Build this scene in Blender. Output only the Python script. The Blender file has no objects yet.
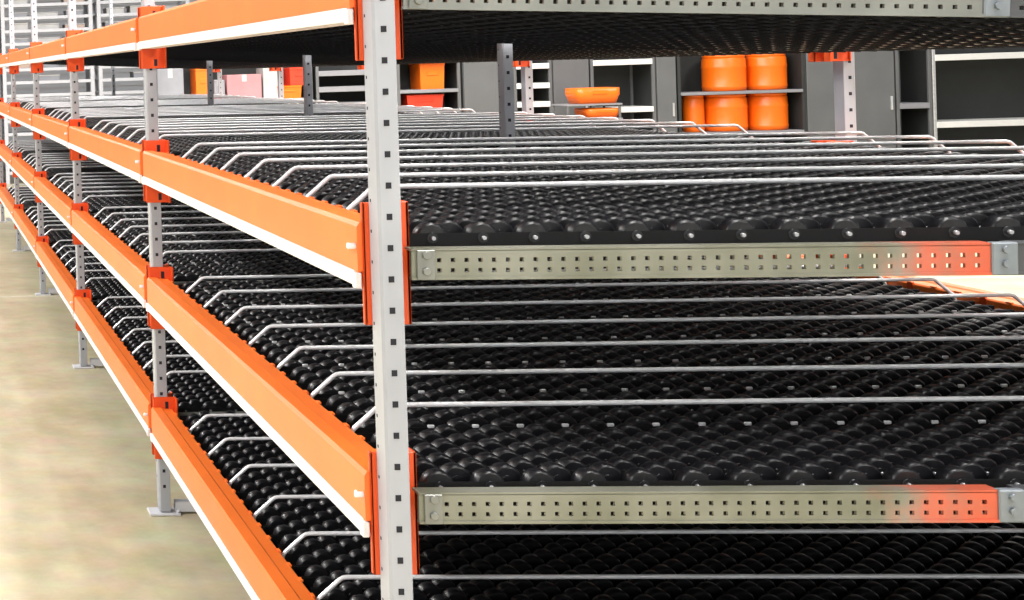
import bpy, bmesh, math, random
from math import sin, cos, pi
from mathutils import Matrix, Vector
random.seed(7)
S = bpy.context.scene
COL = S.collection

# ---------------------------------------------------------------- camera
cam_d = bpy.data.cameras.new('camera')
cam = bpy.data.objects.new('camera', cam_d)
COL.objects.link(cam)
S.camera = cam
FPX, PX, PY = 1455.98, -216.73, 90.395           # focal length and principal point of the (cropped) photograph, in pixels
ROLL, PITCH, YAW = .034, -.0058, .0955
cam_d.sensor_fit = 'HORIZONTAL'
cam_d.sensor_width = 36
cam_d.lens = FPX * 36 / 1024
cam_d.shift_x = (512 - PX) / 1024
cam_d.shift_y = (PY - 300) / 1024
cam_d.clip_start, cam_d.clip_end = .05, 200
Rm = Matrix.Rotation(YAW, 3, 'Z') @ Matrix.Rotation(PITCH, 3, 'X') @ Matrix.Rotation(ROLL, 3, 'Y')
r_, f_, u_ = Rm.col[0], Rm.col[1], Rm.col[2]
cam.matrix_world = Matrix(((r_.x, u_.x, -f_.x, -.7028), (r_.y, u_.y, -f_.y, -2.418), (r_.z, u_.z, -f_.z, 1.4502), (0, 0, 0, 1)))

# ---------------------------------------------------------------- world, exposure
W = bpy.data.worlds.new('hall_light')
S.world = W
W.use_nodes = True
bg = W.node_tree.nodes['Background']
bg.inputs[0].default_value = (.93, .96, 1, 1)
bg.inputs[1].default_value = .40
S.view_settings.view_transform = 'Standard'
S.view_settings.look = 'None'
S.view_settings.gamma = 1
S.view_settings.use_curve_mapping = False
S.view_settings.exposure = .04
S.cycles.max_bounces = 8

# ---------------------------------------------------------------- materials
def mat(name, col, rough=.5, metal=0, noise=0, nscale=20, emit=0, coat=0, spec=.5, bump=0):
    m = bpy.data.materials.new(name)
    m.use_nodes = True
    nt = m.node_tree
    b = nt.nodes['Principled BSDF']
    b.inputs['Base Color'].default_value = (*col, 1)
    b.inputs['Roughness'].default_value = rough
    b.inputs['Metallic'].default_value = metal
    b.inputs['Specular IOR Level'].default_value = spec
    b.inputs['Coat Weight'].default_value = coat
    if emit:
        b.inputs['Emission Color'].default_value = (*col, 1)
        b.inputs['Emission Strength'].default_value = emit
    if noise or bump:
        tc = nt.nodes.new('ShaderNodeTexCoord')
        n = nt.nodes.new('ShaderNodeTexNoise')
        n.inputs['Scale'].default_value = nscale
        n.inputs['Detail'].default_value = 5
        nt.links.new(tc.outputs['Object'], n.inputs['Vector'])
        if noise:
            r = nt.nodes.new('ShaderNodeValToRGB')
            r.color_ramp.elements[0].position, r.color_ramp.elements[1].position = .3, .7
            r.color_ramp.elements[0].color = (*[c * (1 - noise) for c in col], 1)
            r.color_ramp.elements[1].color = (*[min(1, c * (1 + noise)) for c in col], 1)
            nt.links.new(n.outputs['Fac'], r.inputs['Fac'])
            nt.links.new(r.outputs['Color'], b.inputs['Base Color'])
        if bump:
            bp = nt.nodes.new('ShaderNodeBump')
            bp.inputs['Strength'].default_value = bump
            bp.inputs['Distance'].default_value = .004
            nt.links.new(n.outputs['Fac'], bp.inputs['Height'])
            nt.links.new(bp.outputs['Normal'], b.inputs['Normal'])
    return m

M = {}
M['orange'] = mat('orange_powder_coat', (.97, .195, .026), .42, noise=.06, nscale=6)
M['connector'] = mat('orange_red_powder_coat', (.80, .085, .008), .45, noise=.06, nscale=14)
M['strip'] = mat('white_strip', (.86, .84, .84), .45, noise=.04, nscale=9)
M['post'] = mat('pale_grey_paint', (.39, .40, .44), .42, noise=.06, nscale=7)
M['hole'] = mat('dark_hole', (.012, .012, .018), .8)
M['zinc'] = mat('galvanised_steel', (.62, .63, .64), .38, metal=.6, noise=.12, nscale=30)
M['rod'] = mat('bright_zinc_rod', (.86, .86, .88), .30, metal=.15, noise=.08, nscale=25)
M['wheel'] = mat('black_plastic_wheel', (.008, .008, .010), .33, spec=.38, noise=.25, nscale=30)
M['channel'] = mat('black_track', (.006, .006, .007), .6, spec=.2, noise=.2, nscale=20)
M['pin'] = mat('axle_pin', (.45, .45, .47), .35, metal=.7)
M['foot'] = mat('white_foot', (.62, .62, .65), .5, noise=.05, nscale=10)
M['cab'] = mat('grey_cabinet', (.115, .118, .122), .5, noise=.1, nscale=3)
M['darkbay'] = mat('dark_back_panel', (.022, .024, .024), .7, noise=.2, nscale=3)
M['shelf'] = mat('white_shelf_edge', (.72, .72, .70), .5, noise=.06, nscale=6)
M['tote'] = mat('orange_plastic', (.93, .16, .006), .35, noise=.05, nscale=4)
M['redtote'] = mat('red_orange_plastic', (.75, .045, .015), .4, noise=.08, nscale=5)
M['palebox'] = mat('pale_carton', (.42, .41, .40), .7, noise=.12, nscale=4)
M['pinkbox'] = mat('pinkish_carton', (.42, .19, .20), .7, noise=.12, nscale=4)
M['brownbox'] = mat('brown_grey_carton', (.40, .30, .25), .7, noise=.1, nscale=4)
M['greybox'] = mat('grey_box', (.23, .23, .25), .6, noise=.12, nscale=4)
M['wall'] = mat('white_wall', (.55, .55, .58), .8, noise=.04, nscale=1)
M['whiterack'] = mat('white_rack', (.50, .50, .53), .5, noise=.05, nscale=5)
M['lamp'] = mat('lamp_diffuser', (1, .98, .95), .5, emit=6)
M['lampbody'] = mat('lamp_housing', (.7, .7, .7), .5, noise=.03)
M['joint'] = mat('bluish_zinc', (.22, .245, .27), .45, metal=.4, noise=.1)

def plate_material():          # galvanised side rail with an orange-red tint feathering in near its joint
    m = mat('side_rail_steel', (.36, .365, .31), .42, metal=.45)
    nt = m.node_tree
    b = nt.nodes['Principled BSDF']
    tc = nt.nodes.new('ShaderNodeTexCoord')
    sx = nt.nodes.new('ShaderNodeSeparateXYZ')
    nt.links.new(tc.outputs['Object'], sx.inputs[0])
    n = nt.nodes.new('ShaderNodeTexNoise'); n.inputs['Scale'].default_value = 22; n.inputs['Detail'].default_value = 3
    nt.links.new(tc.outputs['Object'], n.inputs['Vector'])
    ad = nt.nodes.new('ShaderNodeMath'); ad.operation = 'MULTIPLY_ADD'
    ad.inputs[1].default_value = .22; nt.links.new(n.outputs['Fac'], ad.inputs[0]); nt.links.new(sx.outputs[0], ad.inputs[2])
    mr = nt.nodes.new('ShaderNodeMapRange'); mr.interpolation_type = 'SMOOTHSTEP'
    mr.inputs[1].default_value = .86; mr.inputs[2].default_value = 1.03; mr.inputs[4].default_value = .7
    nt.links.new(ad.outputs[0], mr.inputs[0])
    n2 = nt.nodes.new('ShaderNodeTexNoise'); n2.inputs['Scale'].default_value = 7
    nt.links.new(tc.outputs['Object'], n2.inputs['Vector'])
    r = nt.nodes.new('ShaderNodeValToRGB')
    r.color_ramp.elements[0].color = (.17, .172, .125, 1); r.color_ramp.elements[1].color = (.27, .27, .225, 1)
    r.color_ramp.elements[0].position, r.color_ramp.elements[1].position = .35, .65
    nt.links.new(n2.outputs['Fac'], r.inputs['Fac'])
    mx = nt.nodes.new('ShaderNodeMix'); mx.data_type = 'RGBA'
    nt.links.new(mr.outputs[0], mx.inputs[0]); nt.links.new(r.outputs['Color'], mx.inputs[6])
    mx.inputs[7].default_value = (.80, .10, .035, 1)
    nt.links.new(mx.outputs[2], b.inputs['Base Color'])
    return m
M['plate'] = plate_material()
M['darkrail'] = mat('dark_zinc', (.09, .092, .10), .5, metal=.4, noise=.2, nscale=7)  # darker zinc for the rear length of each cross rail
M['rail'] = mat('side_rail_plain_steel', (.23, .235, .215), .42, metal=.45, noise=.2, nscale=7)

def floor_material():
    m = mat('sealed_concrete', (.5, .47, .38), .38)
    nt = m.node_tree
    b = nt.nodes['Principled BSDF']
    tc = nt.nodes.new('ShaderNodeTexCoord')
    n1 = nt.nodes.new('ShaderNodeTexNoise'); n1.inputs['Scale'].default_value = 2.2; n1.inputs['Detail'].default_value = 8; n1.inputs['Roughness'].default_value = .72
    n2 = nt.nodes.new('ShaderNodeTexNoise'); n2.inputs['Scale'].default_value = 9; n2.inputs['Detail'].default_value = 4
    for n in (n1, n2): nt.links.new(tc.outputs['Object'], n.inputs['Vector'])
    r = nt.nodes.new('ShaderNodeValToRGB')
    r.color_ramp.elements[0].color = (.43, .375, .225, 1); r.color_ramp.elements[1].color = (.59, .53, .365, 1)
    r.color_ramp.elements[0].position, r.color_ramp.elements[1].position = .36, .64
    nt.links.new(n1.outputs['Fac'], r.inputs['Fac'])
    mx = nt.nodes.new('ShaderNodeMix'); mx.data_type = 'RGBA'; mx.blend_type = 'OVERLAY'; mx.inputs[0].default_value = .2
    nt.links.new(r.outputs['Color'], mx.inputs[6]); nt.links.new(n2.outputs['Color'], mx.inputs[7])
    hsv = nt.nodes.new('ShaderNodeHueSaturation'); hsv.inputs['Saturation'].default_value = .95
    nt.links.new(mx.outputs[2], hsv.inputs['Color'])
    nt.links.new(hsv.outputs['Color'], b.inputs['Base Color'])
    return m
M['floor'] = floor_material()

# ---------------------------------------------------------------- mesh helpers
def quadbox(bm, x0, x1, y0, y1, z0, z1, mi=0):
    v = [bm.verts.new(p) for p in ((x0, y0, z0), (x1, y0, z0), (x1, y1, z0), (x0, y1, z0), (x0, y0, z1), (x1, y0, z1), (x1, y1, z1), (x0, y1, z1))]
    fs = []
    for q in ((0, 3, 2, 1), (4, 5, 6, 7), (0, 1, 5, 4), (1, 2, 6, 5), (2, 3, 7, 6), (3, 0, 4, 7)):
        f = bm.faces.new([v[i] for i in q]); f.material_index = mi; fs.append(f)
    return v, fs

def bevbox(bm, x0, x1, y0, y1, z0, z1, r=.004, seg=1, mi=0):
    t = bmesh.new()
    quadbox(t, x0, x1, y0, y1, z0, z1, mi)
    bmesh.ops.bevel(t, geom=t.edges[:], offset=r, segments=seg, affect='EDGES', profile=.5)
    for f in t.faces: f.material_index = mi
    me = bpy.data.meshes.new('tmp'); t.to_mesh(me); t.free(); bm.from_mesh(me); bpy.data.meshes.remove(me)

def prism(bm, pts, a0, a1, axis, mi=0):
    """extrude a closed 2-D outline along an axis ('y': pts are x,z; 'z': pts are x,y; 'x': pts are y,z)"""
    def P(p, a):
        return {'y': (p[0], a, p[1]), 'z': (p[0], p[1], a), 'x': (a, p[0], p[1])}[axis]
    A = [bm.verts.new(P(p, a0)) for p in pts]; B = [bm.verts.new(P(p, a1)) for p in pts]
    n = len(pts)
    fs = [bm.faces.new(A), bm.faces.new(B[::-1])] + [bm.faces.new((A[i], B[i], B[(i + 1) % n], A[(i + 1) % n])) for i in range(n)]
    for f in fs: f.material_index = mi
    return fs

def cyl(bm, c, axis, r, h, n=12, mi=0, bev=0):
    """cylinder centred on c along an axis, with a small chamfer of bev"""
    rings = [(-h / 2, r - bev), (-h / 2 + bev, r), (h / 2 - bev, r), (h / 2, r - bev)] if bev else [(-h / 2, r), (h / 2, r)]
    R = []
    for a, rr in rings:
        row = []
        for k in range(n):
            t = 2 * pi * k / n
            o = {'x': (a, rr * cos(t), rr * sin(t)), 'y': (rr * sin(t), a, rr * cos(t)), 'z': (rr * cos(t), rr * sin(t), a)}[axis]
            row.append(bm.verts.new((c[0] + o[0], c[1] + o[1], c[2] + o[2])))
        R.append(row)
    fs = [bm.faces.new(R[0][::-1]), bm.faces.new(R[-1])]
    for a, b in zip(R, R[1:]):
        for k in range(n):
            f = bm.faces.new((a[k], a[(k + 1) % n], b[(k + 1) % n], b[k])); f.smooth = True; fs.append(f)
    for f in fs: f.material_index = mi

def tube(bm, path, r, n=8, mi=0):
    path = [Vector(p) for p in path]
    rings = []
    for i, p in enumerate(path):
        d = (path[min(i + 1, len(path) - 1)] - path[max(i - 1, 0)]).normalized()
        s = d.cross(Vector((0, 1, 0)))
        if s.length < .01: s = d.cross(Vector((1, 0, 0)))
        s.normalize(); t = d.cross(s)
        rings.append([bm.verts.new(p + r * (cos(2 * pi * k / n) * s + sin(2 * pi * k / n) * t)) for k in range(n)])
    for a, b in zip(rings, rings[1:]):
        for k in range(n):
            f = bm.faces.new((a[k], a[(k + 1) % n], b[(k + 1) % n], b[k])); f.smooth = True; f.material_index = mi
    for q in (rings[0][::-1], rings[-1]):
        bm.faces.new(q).material_index = mi

def mesh(name, bm, *mats):
    bmesh.ops.recalc_face_normals(bm, faces=bm.faces[:])
    me = bpy.data.meshes.new(name)
    bm.to_mesh(me); bm.free()
    for m in mats: me.materials.append(m)
    return me

def link(name, me, parent=None, loc=(0, 0, 0), rot=(0, 0, 0)):
    o = bpy.data.objects.new(name, me)
    COL.objects.link(o)
    o.parent = parent
    o.location = loc; o.rotation_euler = rot
    return o

def tag(o, label, cat=None, group=None, kind=None):
    o['label'] = label
    if cat: o['category'] = cat
    if group: o['group'] = group
    if kind: o['kind'] = kind
    return o

def thing(name, label, cat, loc=(0, 0, 0), group=None, rot=(0, 0, 0)):
    return tag(link(name, None, None, loc, rot), label, cat, group)

# ---------------------------------------------------------------- setting
bm = bmesh.new(); quadbox(bm, -14, 18, -10, 24.2, -.12, 0)
o = link('floor', mesh('floor', bm, M['floor'])); o['kind'] = 'structure'; o['label'] = 'beige sealed concrete warehouse floor'
bm = bmesh.new(); quadbox(bm, -14, 18, 7.15, 7.185, 0, .0015)
o = link('trim_1', mesh('trim_1', bm, mat('floor_joint_filler', (.66, .62, .50), .5, noise=.08))); o['kind'] = 'structure'; o['label'] = 'pale joint line across the concrete floor'
bm = bmesh.new(); quadbox(bm, -14, 18, 24.2, 24.4, -.12, 5.6)
for k in range(46): quadbox(bm, -14, 18, 24.17, 24.21, .1 + k * .12, .15 + k * .12)
o = link('wall_back', mesh('wall_back', bm, M['wall'])); o['kind'] = 'structure'; o['label'] = 'white ribbed wall at the far end of the hall'

M['fill_glow'] = mat('fill_glow_panel', (.93, .97, 1), .4, emit=2.6)  # glowing panes behind the camera, added to light the rails from the front
bm = bmesh.new()
for z0, z1 in ((-.12, .95), (2.75, 5.6)): quadbox(bm, -14, 18, -9.7, -9.5, z0, z1)
for x0, x1 in ((-14, -6), (12, 18)): quadbox(bm, x0, x1, -9.7, -9.5, .95, 2.75)
o = link('wall_front', mesh('wall_front', bm, M['wall'])); o['kind'] = 'structure'; o['label'] = 'unseen white wall with a long glowing band added for front light'
for k in range(6):
    x = -6 + 3 * k
    bm = bmesh.new()
    for a, e, z0, z1 in ((x, x + 3, .95, 1.0), (x, x + 3, 2.70, 2.75), (x, x + .05, 1.0, 2.7), (x + 2.95, x + 3, 1.0, 2.7), (x + 1.48, x + 1.52, 1.0, 2.7)):
        quadbox(bm, a, e, -9.64, -9.50, z0, z1)
    o = link(f'fill_panel_{k + 1}', mesh('fill_panel_frame', bm, M['lampbody'])); o['kind'] = 'structure'
    bm = bmesh.new(); quadbox(bm, x + .05, x + 2.95, -9.60, -9.58, 1.0, 2.7)
    link('glow_pane', mesh('glow_pane', bm, M['fill_glow']), o)

# ---------------------------------------------------------------- rack dimensions (metres)
BAY = 2.4
NB = 5
LEVELS = [.248, .671, 1.082, 1.517]                 # underside of the beams
SLOPE = [0.0, -.002, -.012, -.066]
RAILZ = [.032, .037, .020, .024]                    # height of the cross rails above the beam underside
REARDZ = [-.02, -.006, -.065, -.050]                  # fall of each shelf towards the back, per metre
XMID, XREAR, ZTOP = 1.115, 2.105, 2.14
SHELF = ['bottom shelf', 'second shelf up', 'third shelf up', 'top shelf']
BAYW = ['nearest bay', 'second nearest bay', 'middle bay', 'second farthest bay', 'farthest bay']
ORD = ['first', 'second', 'third', 'fourth', 'fifth', 'sixth', 'seventh', 'eighth']

# upright: C-shaped post with chamfered corners and real square punched pockets
def post_mesh(w=.0545, d=.05, ztop=ZTOP, c=.004, a=.019):
    bm = bmesh.new()
    out = [(a + c, 0), (w - c * .3, 0), (w, c * .3), (w, d), (a, d), (a, c)]
    prism(bm, out, .012, ztop, 'z')
    z = .094
    while z < ztop - .03:                             # pockets on the end face and on the aisle face
        x = w * .66
        quadbox(bm, x - .0044, x + .0044, -.0006, .003, z - .0050, z + .0050, 1)
        quadbox(bm, a - .0004, a + .003, d * .76, d * .76 + .005, z + .021, z + .026, 1)
        z += .0503
    return mesh('post', bm, M['post'], M['hole'])
def mirror_mesh(me, name, w):
    c = me.copy(); c.name = name
    for v in c.vertices: v.co.x = w - v.co.x
    c.flip_normals()
    return c
POST = post_mesh()
POSTMID = post_mesh(.048)
POSTREAR = mirror_mesh(POST, 'rear_post', .063)

def foot_mesh():
    bm = bmesh.new()
    bevbox(bm, -.014, .085, -.012, .064, 0, .008, .002)
    for x, y in ((.078, .0), (.078, .052)): cyl(bm, (x, y, .012), 'z', .006, .01, 6)
    return mesh('foot_plate', bm, M['foot'])
FOOT = foot_mesh()

def base_bar_mesh():
    bm = bmesh.new()
    prism(bm, [(.01, .008), (.045, .008), (.045, .040), (.041, .040), (.041, .012), (.014, .012), (.014, .040), (.01, .040)], .07, XREAR, 'x')
    return mesh('base_bar', bm, M['foot'])
BASEBAR = base_bar_mesh()

def rail_mesh(x0, x1, material, h=.043, t=.006):
    """flat side rail with returned lips and two rows of punched holes"""
    bm = bmesh.new()
    pitch, hw = .0212, .0034
    xs = [x0]
    x = x0 + .022
    while x < x1 - .02:
        xs += [x - hw, x + hw]; x += pitch
    xs.append(x1)
    zs = [0, h * .26 - hw, h * .26 + hw, h * .64 - hw, h * .64 + hw, h]
    for layer, y in ((0, 0), (1, t)):
        g = [[bm.verts.new((a, y, b)) for b in zs] for a in xs]
        for i in range(len(xs) - 1):
            for j in range(len(zs) - 1):
                if i % 2 == 1 and j in (1, 3): continue
                q = (g[i][j], g[i + 1][j], g[i + 1][j + 1], g[i][j + 1])
                bm.faces.new(q if layer == 0 else q[::-1])
        if layer == 0: G0 = g
        else:
            for i in range(1, len(xs) - 1, 2):
                for j in (1, 3):
                    for (a, b), (c, d) in (((0, 0), (1, 0)), ((1, 0), (1, 1)), ((1, 1), (0, 1)), ((0, 1), (0, 0))):
                        bm.faces.new((G0[i + a][j + b], G0[i + c][j + d], g[i + c][j + d], g[i + a][j + b]))
    quadbox(bm, x0, x1, 0, .032, h - .001, h + .003)
    quadbox(bm, x0, x1, -.002, .010, -.004, .0005)
    return mesh('side_rail', bm, material)
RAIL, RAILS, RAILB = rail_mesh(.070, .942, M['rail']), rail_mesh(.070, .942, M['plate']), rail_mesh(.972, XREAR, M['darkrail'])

def joint_mesh():
    bm = bmesh.new()
    bevbox(bm, .938, .976, -.004, .012, -.004, .047, .002)
    for z in (.014, .036): cyl(bm, (.957, -.006, z), 'y', .006, .006, 6)
    return mesh('rail_joint', bm, M['joint'])
JOINT = joint_mesh()
BOLT = None
def bolts_mesh():
    bm = bmesh.new()
    for z in (.01, .036): cyl(bm, (.092, -.004, z), 'y', .007, .010, 6, bev=.001)
    bevbox(bm, .078, .106, -.004, .0, -.004, .044, .001)
    return mesh('rail_bracket', bm, M['rail'])
BRACKET = bolts_mesh()

FRAMEW = ['nearest the camera, full height in front', 'second from the near end', 'third from the near end', 'fourth from the near end', 'fifth from the near end', 'last at the far end']
for i in range(NB + 1):
    fr = thing('upright_frame', 'pale grey punched steel upright frame, ' + FRAMEW[i], 'rack frame', (0, i * BAY, 0), 'upright frames of the flow rack')
    for nm, me, x in (('post', POST, 0), ('post', POSTMID, XMID), ('post', POSTREAR, XREAR + .032)):
        p = link(nm, me, fr, (x, 0, 0))
        link('foot_plate', FOOT, p, (0, 0, 0) if x < 2 else (-.005, 0, 0))
    link('base_bar', BASEBAR, fr)
    for lv, B in enumerate(LEVELS):
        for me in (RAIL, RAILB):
            tint = me is RAIL and i == 0 and lv in (1, 2)
            s = link('side_rail', RAILS if tint else me, fr, (0, .008, B + RAILZ[lv] + (.035 if lv == 3 and i else 0)), (0, math.atan(-SLOPE[lv] * (.8 if lv == 3 else 1)), 0))
            if me is RAIL:
                if tint: s['label'] = 'galvanised cross rail with two rows of holes and an orange tint'
                link('bracket', BRACKET, s)
                link('rail_joint', JOINT, s)

# ---------------------------------------------------------------- beams
L0, L1 = .056, BAY - .006
def beam_body():
    bm = bmesh.new()
    prof = [(0, .022), (0, .098), (.005, .105), (.032, .105), (.037, .101), (.066, .099), (.070, .095), (.070, .030), (.064, .024), (.006, .024)]
    prism(bm, prof, L0, L1, 'y')
    for k in range(7):                                # slots that take the guide rails
        y = .4 + k * .29
        quadbox(bm, .060, .0712, y - .012, y + .012, .070, .0993, 1)
    for k in range(24):                               # small pressed tabs on the inner lip
        y = .11 + k * .096
        quadbox(bm, .064, .0702, y - .010, y + .010, .098, .1015)
    return mesh('beam', bm, M['orange'], M['connector'])
def strip_mesh():
    bm = bmesh.new()
    bevbox(bm, -.0045, .004, L0 + .012, L1 - .012, .0, .024, .0015)
    quadbox(bm, -.002, .050, L0 + .012, L1 - .012, .0, .003)
    for y in (L0 + .006, L1 - .008): bevbox(bm, -.006, .006, y - .008, y + .008, -.004, .022, .002)
    return mesh('label_strip', bm, M['strip'])
def tickets_mesh():
    bm = bmesh.new()
    for k, y in enumerate((.34, .72, 1.06, 1.45, 1.80)):
        quadbox(bm, -.0056, -.004, y - .035, y + .035, .007, .021, 0)
    return mesh('shelf_ticket', bm, mat('faded_ticket', (.66, .64, .74), .6, noise=.12, nscale=60))
def connector_mesh(far):
    """bent end plate with hooks: y=0 lies against the post"""
    bm = bmesh.new()
    s = -1 if far else 1
    y0, y1 = sorted((0, s * .005))
    bevbox(bm, .008, .082, y0, y1, -.064, .138, .0015)
    a0, a1 = sorted((0, s * .030))
    bevbox(bm, .076, .082, a0, a1, -.064, .138, .0015)           # inner return
    if not far: bevbox(bm, .008, .013, 0, .012, -.064, .138, .0015)   # aisle side return
    yy = sorted((s * .005, s * .0056))
    for z in (-.045, .112): quadbox(bm, .046, .056, yy[0] - (.0005 if far else 0), yy[1], z - .011, z + .011, 1)
    for z in (-.05, -.0, .05, .1):                                 # hooks in the post pockets
        quadbox(bm, .020, .030, *sorted((0, -s * .004)), z - .01, z + .01, 1)
    return mesh('connector', bm, M['connector'], M['hole'])
def pin_mesh():
    bm = bmesh.new()
    cyl(bm, (-.008, .010, .066), 'x', .005, .014, 8, bev=.001)
    bevbox(bm, -.012, -.008, .006, .024, .062, .070, .001)
    return mesh('locking_pin', bm, M['strip'])
BEAM, STRIP, TICK, CON_N, CON_F, PIN = beam_body(), strip_mesh(), tickets_mesh(), connector_mesh(False), connector_mesh(True), pin_mesh()

def build_beam(side, lv, b):
    B = LEVELS[lv]
    if side == 'aisle':
        t = thing('orange_beam', f'orange beam with white price strip, front of {SHELF[lv]}, {BAYW[b]}', 'rack beam', (0, b * BAY, B), 'orange beams along the aisle')
    else:
        dz = REARDZ[lv]
        t = thing('orange_beam', f'orange beam at the rear edge of {SHELF[lv]}, {BAYW[b]}', 'rack beam', (XREAR + .066, (b + 1) * BAY + .05, B + dz), 'orange beams along the rear', (0, 0, pi))
    link('beam_body', BEAM, t)
    s = link('label_strip', STRIP, t); s['label'] = 'white plastic price strip along the foot of the beam'
    if side == 'aisle' and b == 0 and lv == 3: link('shelf_ticket', TICK, s)
    for me, y in ((CON_N, .0505), (CON_F, BAY - .0005)):
        c = link('connector', me, t, (0, y, 0))
        if side == 'aisle': link('locking_pin', PIN, c) if me is CON_N else None
for lv in range(4):
    for b in range(NB):
        build_beam('aisle', lv, b)
        build_beam('rear', lv, b)

# ---------------------------------------------------------------- lanes of black skate wheels
PITCH = .08
AXLE = .077
XW0, XW1 = .122, 2.02
def track_mesh(w):
    bm = bmesh.new()
    h = w / 2 - .003
    prism(bm, [(-h, .008), (-h, -.026), (h, -.026), (h, .008), (h - .002, .008), (h - .002, -.023), (-h + .002, -.023), (-h + .002, .008)], .085, XREAR - .012, 'x')
    return mesh('wheel_track', bm, M['channel'])
def open_track_mesh(w):
    bm = bmesh.new()
    h = w / 2 - .003
    for y in (-h, h - .002): quadbox(bm, .085, XREAR - .012, y, y + .002, -.026, .008)
    x = XW0 + .02
    while x < XW1:
        cyl(bm, (x, 0, -.008), 'y', .003, 2 * h - .003, 6); x += .4
    return mesh('wheel_track', bm, M['channel'])
def row_mesh(w, k, fine=True):
    bm = bmesh.new()
    y = (-.25 + .5 * k) * w
    x = XW0 + (PITCH / 2 if k else 0)
    while x < XW1:
        cyl(bm, (x, y, 0), 'y', .025, w * .40, 14 if fine else 8, bev=.004 if fine else 0)
        if fine:
            cyl(bm, (x, y, 0), 'y', .009, w * .40 + .004, 8)
            cyl(bm, (x, y - w * .25 * (1 if k == 0 else -1) , 0), 'y', .0034, .010, 6, 1)
        x += PITCH
    return mesh('wheel_row', bm, M['wheel'], M['pin'])
def far_track(w):
    bm = bmesh.new()
    h = w / 2 - .003
    for y in (-h, h - .002): quadbox(bm, .085, XREAR - .012, y, y + .002, -.026, .008)
    for k in range(2):
        x = XW0 + (PITCH / 2 if k else 0)
        while x < XW1:
            cyl(bm, (x, (-.25 + .5 * k) * w, 0), 'y', .025, w * .42, 8); x += PITCH
    return mesh('wheel_track', bm, M['wheel'])
WT = .0715
def wheel_mesh(w, k):
    bm = bmesh.new()
    cyl(bm, (0, 0, 0), 'y', .025, w * .40, 14, bev=.004)
    cyl(bm, (0, 0, 0), 'y', .009, w * .40 + .004, 8)
    cyl(bm, (0, -w * .25 * (1 if k == 0 else -1), 0), 'y', .0034, .010, 6, 1)
    return mesh('wheel', bm, M['wheel'], M['pin'])
WHEEL = [wheel_mesh(.0715, 0), wheel_mesh(.0715, 1)]
TRACK, OPEN, ROWS, FAR = track_mesh(WT), open_track_mesh(WT), [row_mesh(WT, 0), row_mesh(WT, 1)], far_track(WT)
def edge_mesh():  # strip and bright clips added to stand for the axle pins' glints
    bm = bmesh.new()
    quadbox(bm, .085, XREAR - .012, .0, .0022, -.026, .016)
    x = XW0 + .02
    while x < XW1:
        bevbox(bm, x - .006, x + .006, -.0012, .0034, .014, .0205, .001, 1, 1); x += PITCH
    return mesh('glint_strip', bm, M['channel'], M['rod'])
EDGE = edge_mesh()
def rod_mesh():
    bm = bmesh.new()
    pts = [(.074, 0, .060), (.078, 0, .088)]
    for a in range(5):
        t = a / 4
        pts.append((.084 + .040 * t, 0, .095 + .036 * t))
    pts += [(.130, 0, .1345), (.138, 0, .136), (.9, 0, .1365), (XREAR - .075, 0, .136), (XREAR - .066, 0, .134), (XREAR - .02, 0, .092), (XREAR - .010, 0, .062)]
    tube(bm, pts, .0048, 8)
    return mesh('guide_rail', bm, M['rod'])
ROD = rod_mesh()
LANES = [(.062, 5, .0665), (.4075, 4, WT), (.6975, 4, WT), (.9875, 4, WT), (1.2775, 4, WT), (1.5675, 4, WT), (1.8575, 4, WT), (2.146, 3, .0715)]
def place_shelf(lv, b):
    B, tilt = LEVELS[lv], math.atan(-SLOPE[lv])
    y0 = b * BAY
    for k, (yl, n, w) in enumerate(LANES):
        t = thing('roller_lane', f'black skate wheel lane, {ORD[k]} from the near post, {SHELF[lv]}, {BAYW[b]}', 'roller lane',
                  (0, y0 + yl, B + AXLE), f'roller lanes on the {SHELF[lv]}', (0, tilt, 0))
        if k and b < 2 and lv == 1:
            e = link('glint_strip', EDGE, t, (0, -.006 if k == 1 else -.001, 0)); e['label'] = 'added black edge strip with bright clips giving axle pin glints'
        for j in range(n):
            y = (j + .5) * w + (.002 if k else 0)
            if b < 3:
                tr = link('wheel_track', OPEN if lv > 1 else TRACK, t, (0, y, 0))
                if b == 0 and lv < 3 and j < 2:       # the nearest hundred wheels of a lane one by one
                    for q in range(2):
                        x = XW0 + (PITCH / 2 if q else 0)
                        while x < XW1:
                            link('wheel', WHEEL[q], tr, (x, (-.25 + .5 * q) * WT, 0)); x += PITCH
                else:
                    for r in ROWS: link('wheel_row', r, tr)['kind'] = 'stuff'
            else:
                link('wheel_track', FAR, t, (0, y, 0))['kind'] = 'stuff'
    for k in range(7):
        o = link('guide_rail', ROD, None, (0, y0 + .4 + .29 * k, B), (0, tilt, 0))
        tag(o, f'silver bent guide rail, {ORD[k]} in from the near post, {SHELF[lv]}, {BAYW[b]}', 'guide rail', f'guide rails on the {SHELF[lv]}')
for lv in range(4):
    for b in range(NB):
        place_shelf(lv, b)

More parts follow.
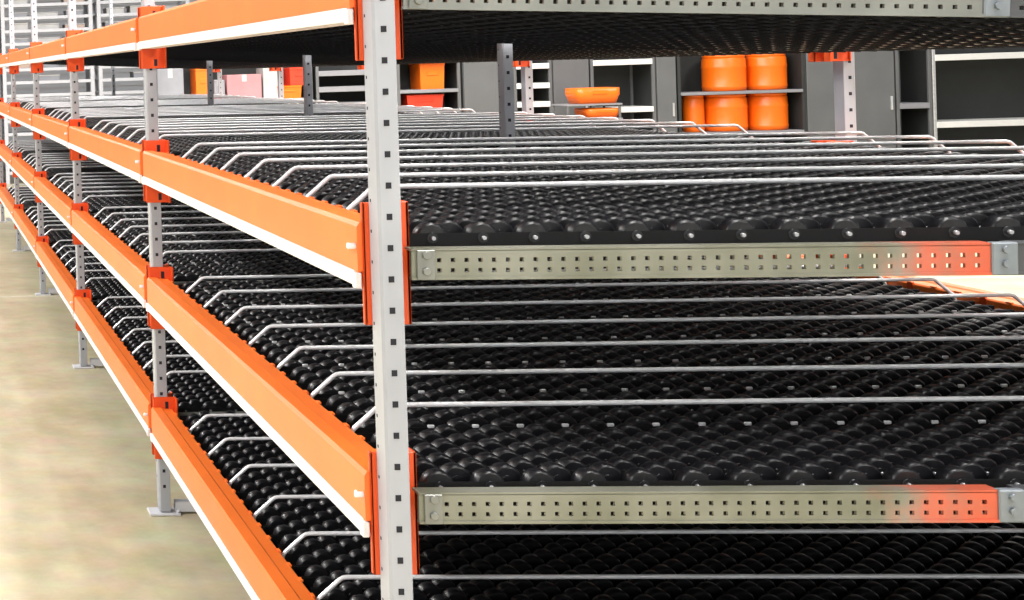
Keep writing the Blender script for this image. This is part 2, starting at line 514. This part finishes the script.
# ---------------------------------------------------------------- units behind the rack
YB = 13.5
def cabinet(x0, x1, h, label, doors=1, y=YB):
    t = thing('steel_cabinet', label, 'cabinet', ((x0 + x1) / 2, y, 0), 'grey steel cabinets behind the rack')
    w = (x1 - x0) / 2 - .004
    bm = bmesh.new(); bevbox(bm, -w, w, .02, .5, .06, h, .006); quadbox(bm, -w + .02, w - .02, .05, .48, 0, .06)
    link('cabinet_body', mesh('cabinet_body', bm, M['cab']), t)
    for d in range(doors):
        a = -w + 2 * w * d / doors; e = -w + 2 * w * (d + 1) / doors
        bm = bmesh.new(); bevbox(bm, a + .004, e - .004, 0, .02, .08, h - .015, .004)
        dr = link('door', mesh('door', bm, M['cab']), t)
        bm = bmesh.new(); bevbox(bm, e - .05, e - .035, -.022, .002, .78, .92, .003)
        link('handle', mesh('handle', bm, M['zinc']), dr)

def shelving(x0, x1, h, shelves, label, y=YB, depth=.5, back=True, edge='shelf', pw=.03, postm='cab', group='shelving units behind the rack', th=.055):
    t = thing('shelving_unit', label, 'shelving', ((x0 + x1) / 2, y, 0), group)
    w = (x1 - x0) / 2 - .003
    for sx in (-1, 1):
        for yy in (0, depth - pw):
            bm = bmesh.new(); a, e = sorted((sx * w, sx * (w - pw))); bevbox(bm, a, e, yy, yy + pw, 0, h, .003)
            link('post', mesh('post', bm, M[postm]), t)
    if back:
        bm = bmesh.new(); quadbox(bm, -w + .004, w - .004, depth - .012, depth - .004, .05, h - .02)
        for sx in (-1, 1): quadbox(bm, *sorted((sx * (w - .006), sx * (w - .002))), pw, depth - pw, .05, h - .02)
        link('back_panel', mesh('back_panel', bm, M['darkbay']), t)
    for z in shelves:
        bm = bmesh.new()
        bevbox(bm, -w + .006, w - .006, .004, depth - .014, z - .02, z, .003)
        bevbox(bm, -w + pw - .004, w - pw + .004, -.006, .006, z - th, z + .002, .003)
        link('shelf', mesh('shelf', bm, M[edge]), t)
    return t

cabinet(4.955, 5.455, 1.95, 'plain grey steel cabinet seen just left of the short middle post')
shelving(5.46, 5.85, 1.95, (.45, .975, 1.17, 1.375), 'narrow dark shelving with pale shelf edges, right of the short middle post')
cabinet(5.855, 6.225, 1.95, 'slim grey steel cabinet behind the rear post, left of the dark open bay')
shelving(6.23, 6.875, 1.95, (.40, .89, 1.385), 'dark open shelving bay with two white shelf edges, behind the orange trays')
cabinet(6.88, 7.085, 1.95, 'narrow grey steel cabinet left of the orange drums')
shelving(7.09, 8.34, 1.95, (.16, .600, 1.020, 1.9), 'dark shelving unit holding the orange drums', edge='greybox', postm='darkbay', th=.03)
cabinet(8.345, 9.205, 1.95, 'wide grey steel cabinet with two doors, right of the orange drums', 2)
shelving(9.21, 9.555, 1.95, (.35, .84, 1.75), 'narrow black shelving with one grey shelf, left of the wide white-edged bay', edge='greybox')
shelving(9.56, 11.6, 1.95, (.18, .64, 1.325), 'wide dark shelving with long white shelf edges at the right end', postm='zinc', th=.06)
shelving(3.45, 4.24, 1.95, (.5, 1.03, 1.20, 1.37), 'dark shelving with three grey shelf edges hidden partly by the near post', edge='greybox')
shelving(4.28, 4.93, 1.95, (.42, .925, 1.14, 1.45), 'dark shelving holding orange totes, right of the near post', edge='greybox', th=.035)
shelving(1.75, 3.42, 1.95, (.4, 1.09, 1.9), 'low lit shelving behind the rack end with mixed boxes and totes', back=True, edge='palebox')

def drum(x, y, z, w, h, label, m='tote', group='orange drums on the dark shelving'):
    """upright rounded plastic drum: body with ribs, separate lid"""
    t = thing('plastic_drum', label, 'drum', (x, y, z), group)
    bm = bmesh.new(); n = 28; r = w / 2
    prof = [(.90, 0), (.97, .01), (.98, .08), (1, .10), (1, .13), (.98, .15), (.985, .62), (1, .64), (1, .68), (.985, .70), (.97, .88), (.93, .92), (.90, .93)]
    rings = [[bm.verts.new((r * a * cos(2 * pi * k / n), r * a * sin(2 * pi * k / n), h * b)) for k in range(n)] for a, b in prof]
    for A, Bq in zip(rings, rings[1:]):
        for k in range(n):
            bm.faces.new((A[k], A[(k + 1) % n], Bq[(k + 1) % n], Bq[k])).smooth = True
    bm.faces.new(rings[0][::-1]); bm.faces.new(rings[-1])
    link('drum_body', mesh('drum_body', bm, M[m]), t)
    bm = bmesh.new(); cyl(bm, (0, 0, h * .965), 'z', r * .95, h * .07, n, bev=h * .015)
    link('lid', mesh('lid', bm, M[m]), t)
    return t
drum(7.668, 13.74, 1.022, .405, .375, 'orange drum on the upper shelf, left of the pair')
drum(8.088, 13.74, 1.022, .37, .375, 'orange drum on the upper shelf, right of the pair')
drum(7.345, 13.72, .602, .20, .385, 'slim orange drum on the lower shelf, leftmost of three')
drum(7.672, 13.74, .602, .40, .385, 'orange drum on the lower shelf, middle of three')
drum(8.088, 13.74, .602, .37, .385, 'orange drum on the lower shelf, rightmost of three')

def tote(x, y, z, w, d, h, label, m='tote', group='orange plastic totes on the back shelves'):
    """open stacking tote: tapered hollow walls, thick rim, handle recess"""
    t = thing('plastic_tote', label, 'tote', (x, y, z), group)
    bm = bmesh.new()
    def ring(s, zz): return [bm.verts.new((sx * w / 2 * s, sy * d / 2 * s, zz)) for sx, sy in ((-1, -1), (1, -1), (1, 1), (-1, 1))]
    R = [ring(.90, 0), ring(.96, h * .9), ring(.90, h * .9), ring(.85, .012)]
    bm.faces.new(R[0][::-1]); bm.faces.new(R[3])
    for A, Bq in zip(R, R[1:]):
        for k in range(4): bm.faces.new((A[k], A[(k + 1) % 4], Bq[(k + 1) % 4], Bq[k]))
    bevbox(bm, -w * .22, w * .22, -d / 2 * .985, -d / 2 * .9, h * .50, h * .64, .004)
    link('tote_body', mesh('tote_body', bm, M[m]), t)
    bm = bmesh.new()
    for x0, x1, y0, y1 in ((-w / 2, w / 2, -d / 2, -d / 2 + .03), (-w / 2, w / 2, d / 2 - .03, d / 2), (-w / 2, -w / 2 + .03, -d / 2 + .03, d / 2 - .03), (w / 2 - .03, w / 2, -d / 2 + .03, d / 2 - .03)):
        bevbox(bm, x0, x1, y0, y1, h * .86, h, .006)
    link('rim', mesh('rim', bm, M[m]), t)
tote(4.665, 13.74, 1.142, .26, .36, .285, 'tall orange tote on the upper shelf, right of the near post')
tote(4.585, 13.74, .927, .385, .36, .16, 'low red-orange tote on the shelf under the tall tote', 'redtote')
tote(2.30, 13.74, 1.092, .17, .36, .375, 'tall narrow orange tote left of the far middle post')
tote(3.19, 13.72, 1.092, .26, .34, .135, 'small orange tote on the shelf under the red tote')
tote(3.30, 13.74, 1.228, .20, .34, .19, 'red tote standing on the small orange tote', 'redtote')

def box(x, y, z, w, d, h, label, m, group='boxes on the shelving behind the rack end'):
    t = thing('carton', label, 'box', (x, y, z), group)
    bm = bmesh.new(); bevbox(bm, -w / 2, w / 2, -d / 2, d / 2, 0, h, .005)
    link('carton_body', mesh('carton_body', bm, M[m]), t)
    bm = bmesh.new(); quadbox(bm, -.025, .025, -d / 2 - .001, d / 2 + .001, h - .0005, h + .0012); quadbox(bm, -.025, .025, -d / 2 - .0015, -d / 2, h * .72, h)
    link('tape', mesh('tape', bm, M['palebox']), t)
box(2.725, 13.74, 1.092, .36, .34, .27, 'pinkish carton on the back shelf between the two far middle posts', 'pinkbox')
box(3.0, 13.74, 1.092, .15, .34, .33, 'tall pale carton beside the pinkish carton', 'palebox')
box(2.465, 13.74, 1.092, .11, .34, .22, 'small grey carton beside the narrow orange tote', 'greybox')
box(1.95, 13.74, 1.092, .28, .34, .36, 'grey carton left of the narrow orange tote', 'greybox')

# low cart with two orange trays
t = thing('shelf_cart', 'grey cart with two flat boards holding orange trays', 'cart', (5.985, 13.05, 0))
for sx in (-.26, .235):
    for yy in (-.18, .155):
        bm = bmesh.new(); bevbox(bm, sx, sx + .02, yy, yy + .02, .10, .945 if yy > 0 else .93, .003); link('post', mesh('post', bm, M['cab']), t)
        bm = bmesh.new(); cyl(bm, (sx + .01, yy + .01, .05), 'x', .05, .025, 16, bev=.005); bevbox(bm, sx - .004, sx + .024, yy, yy + .02, .045, .105, .003)
        link('caster', mesh('caster', bm, M['channel']), t)
for z in (.30, .808, .955):
    bm = bmesh.new(); bevbox(bm, -.265, .265, -.19, .19, z - .018, z, .003); link('board', mesh('board', bm, M['greybox']), t)
def tray(x, z, w, h, label):
    t = thing('plastic_tray', label, 'tray', (x, 13.05, z), 'orange trays on the cart')
    d = .34
    bm = bmesh.new()
    def rr(s, zz):
        out = []
        for cx, cy, a0 in ((1, 1, 0), (-1, 1, 90), (-1, -1, 180), (1, -1, 270)):
            for k in range(5):
                a = math.radians(a0 + 22.5 * k)
                out.append(bm.verts.new((cx * (w / 2 - .06) * s + .06 * s * cos(a), cy * (d / 2 - .06) * s + .06 * s * sin(a), zz)))
        return out
    R = [rr(.86, 0), rr(.96, h * .45), rr(1, h * .55), rr(1, h), rr(.93, h), rr(.84, h * .15)]
    bm.faces.new(R[0][::-1]); bm.faces.new(R[-1])
    for A, Bq in zip(R, R[1:]):
        for k in range(20): bm.faces.new((A[k], A[(k + 1) % 20], Bq[(k + 1) % 20], Bq[k])).smooth = True
    link('tray_body', mesh('tray_body', bm, M['tote']), t)
    bm = bmesh.new(); bevbox(bm, -.07, .07, -d / 2 - .012, -d / 2 + .004, h * .6, h * .85, .004)
    link('handle', mesh('handle', bm, M['tote']), t)
tray(6.045, .957, .42, .155, 'orange rounded tray on the top board of the cart')
tray(6.085, .810, .33, .095, 'shallow orange tray on the cart board under the other')

# white storage racks standing beyond the far end of the flow rack
def white_rack(x0, x1, y, n, label):
    t = shelving(x0, x1, .16 + n * .17 + .12, [.16 + k * .17 for k in range(n)], label, y=y, depth=.6, back=False, edge='whiterack', pw=.05, postm='whiterack', group='white storage racks at the far end', th=.04)
    return t
RW = ['left', 'middle', 'right']
for q in range(3):
    white_rack(-.9 + q * 1.25, .30 + q * 1.25, 17, 15, f'white multi-shelf rack at the far end, {RW[q]} one of three')
cnt = 0
for q in range(3):
    for k in range(7, 15):
        for j in range(3):
            if random.random() < .72:
                w = random.uniform(.2, .34); h = random.uniform(.05, .10)
                x = -.9 + q * 1.25 + .25 + j * .36
                tb = thing('storage_box', f'flat storage box, {ORD[k - 7]} counted shelf from mid height, {["left", "centre", "right"][j]} on the {RW[q]} white rack', 'box', (x, 17.24, .16 + k * .17 + .001), 'flat boxes on the white racks')
                bm = bmesh.new(); bevbox(bm, -w / 2, w / 2, -.18, .18, 0, h * .8, .004)
                link('box_body', mesh('box_body', bm, M[random.choice(('greybox', 'greybox', 'palebox', 'brownbox', 'palebox'))]), tb)
                bm = bmesh.new(); bevbox(bm, -w / 2 - .006, w / 2 + .006, -.186, .186, h * .78, h, .004)
                link('lid', mesh('lid', bm, M['palebox']), tb)

# ---------------------------------------------------------------- hanging strip lights
HOUSE = None
def lamp(x, y, power, length=3.0, z=4.6):
    global HOUSE
    t = thing('strip_light', 'long white strip light hanging unseen above the warehouse', 'light', (x, y, z), 'hanging strip lights')
    if HOUSE is None:
        bm = bmesh.new(); bevbox(bm, -.09, .09, -length / 2, length / 2, .03, .11, .01)
        for yy in (-1, 1): cyl(bm, (0, yy, .6), 'z', .004, 1.0, 6)
        b2 = bmesh.new(); bevbox(b2, -.075, .075, -length / 2 + .03, length / 2 - .03, .0, .032, .01)
        HOUSE = (mesh('housing', bm, M['lampbody']), mesh('diffuser', b2, M['lamp']))
    link('housing', HOUSE[0], t); link('diffuser', HOUSE[1], t)
    ld = bpy.data.lights.new('strip_light', 'AREA'); ld.shape = 'RECTANGLE'; ld.size = .9; ld.size_y = length; ld.energy = power; ld.color = (1, .97, .93)
    lo = link('lamp_light', ld, t, (0, 0, -.02))
for y in (-3.5, 1, 5.5, 10, 14.5):
    lamp(-3.8, y, 260, z=4.2)
for y in (-3.5, 1, 5.5, 10):
    lamp(4.2, y, 210)
for y in (0, 4, 8, 12):
    lamp(1.25, y, 400)  # extra lamps added over the rack; their light leaks through to the third shelf
for y in (10, 16):
    lamp(8.6, y, 190)
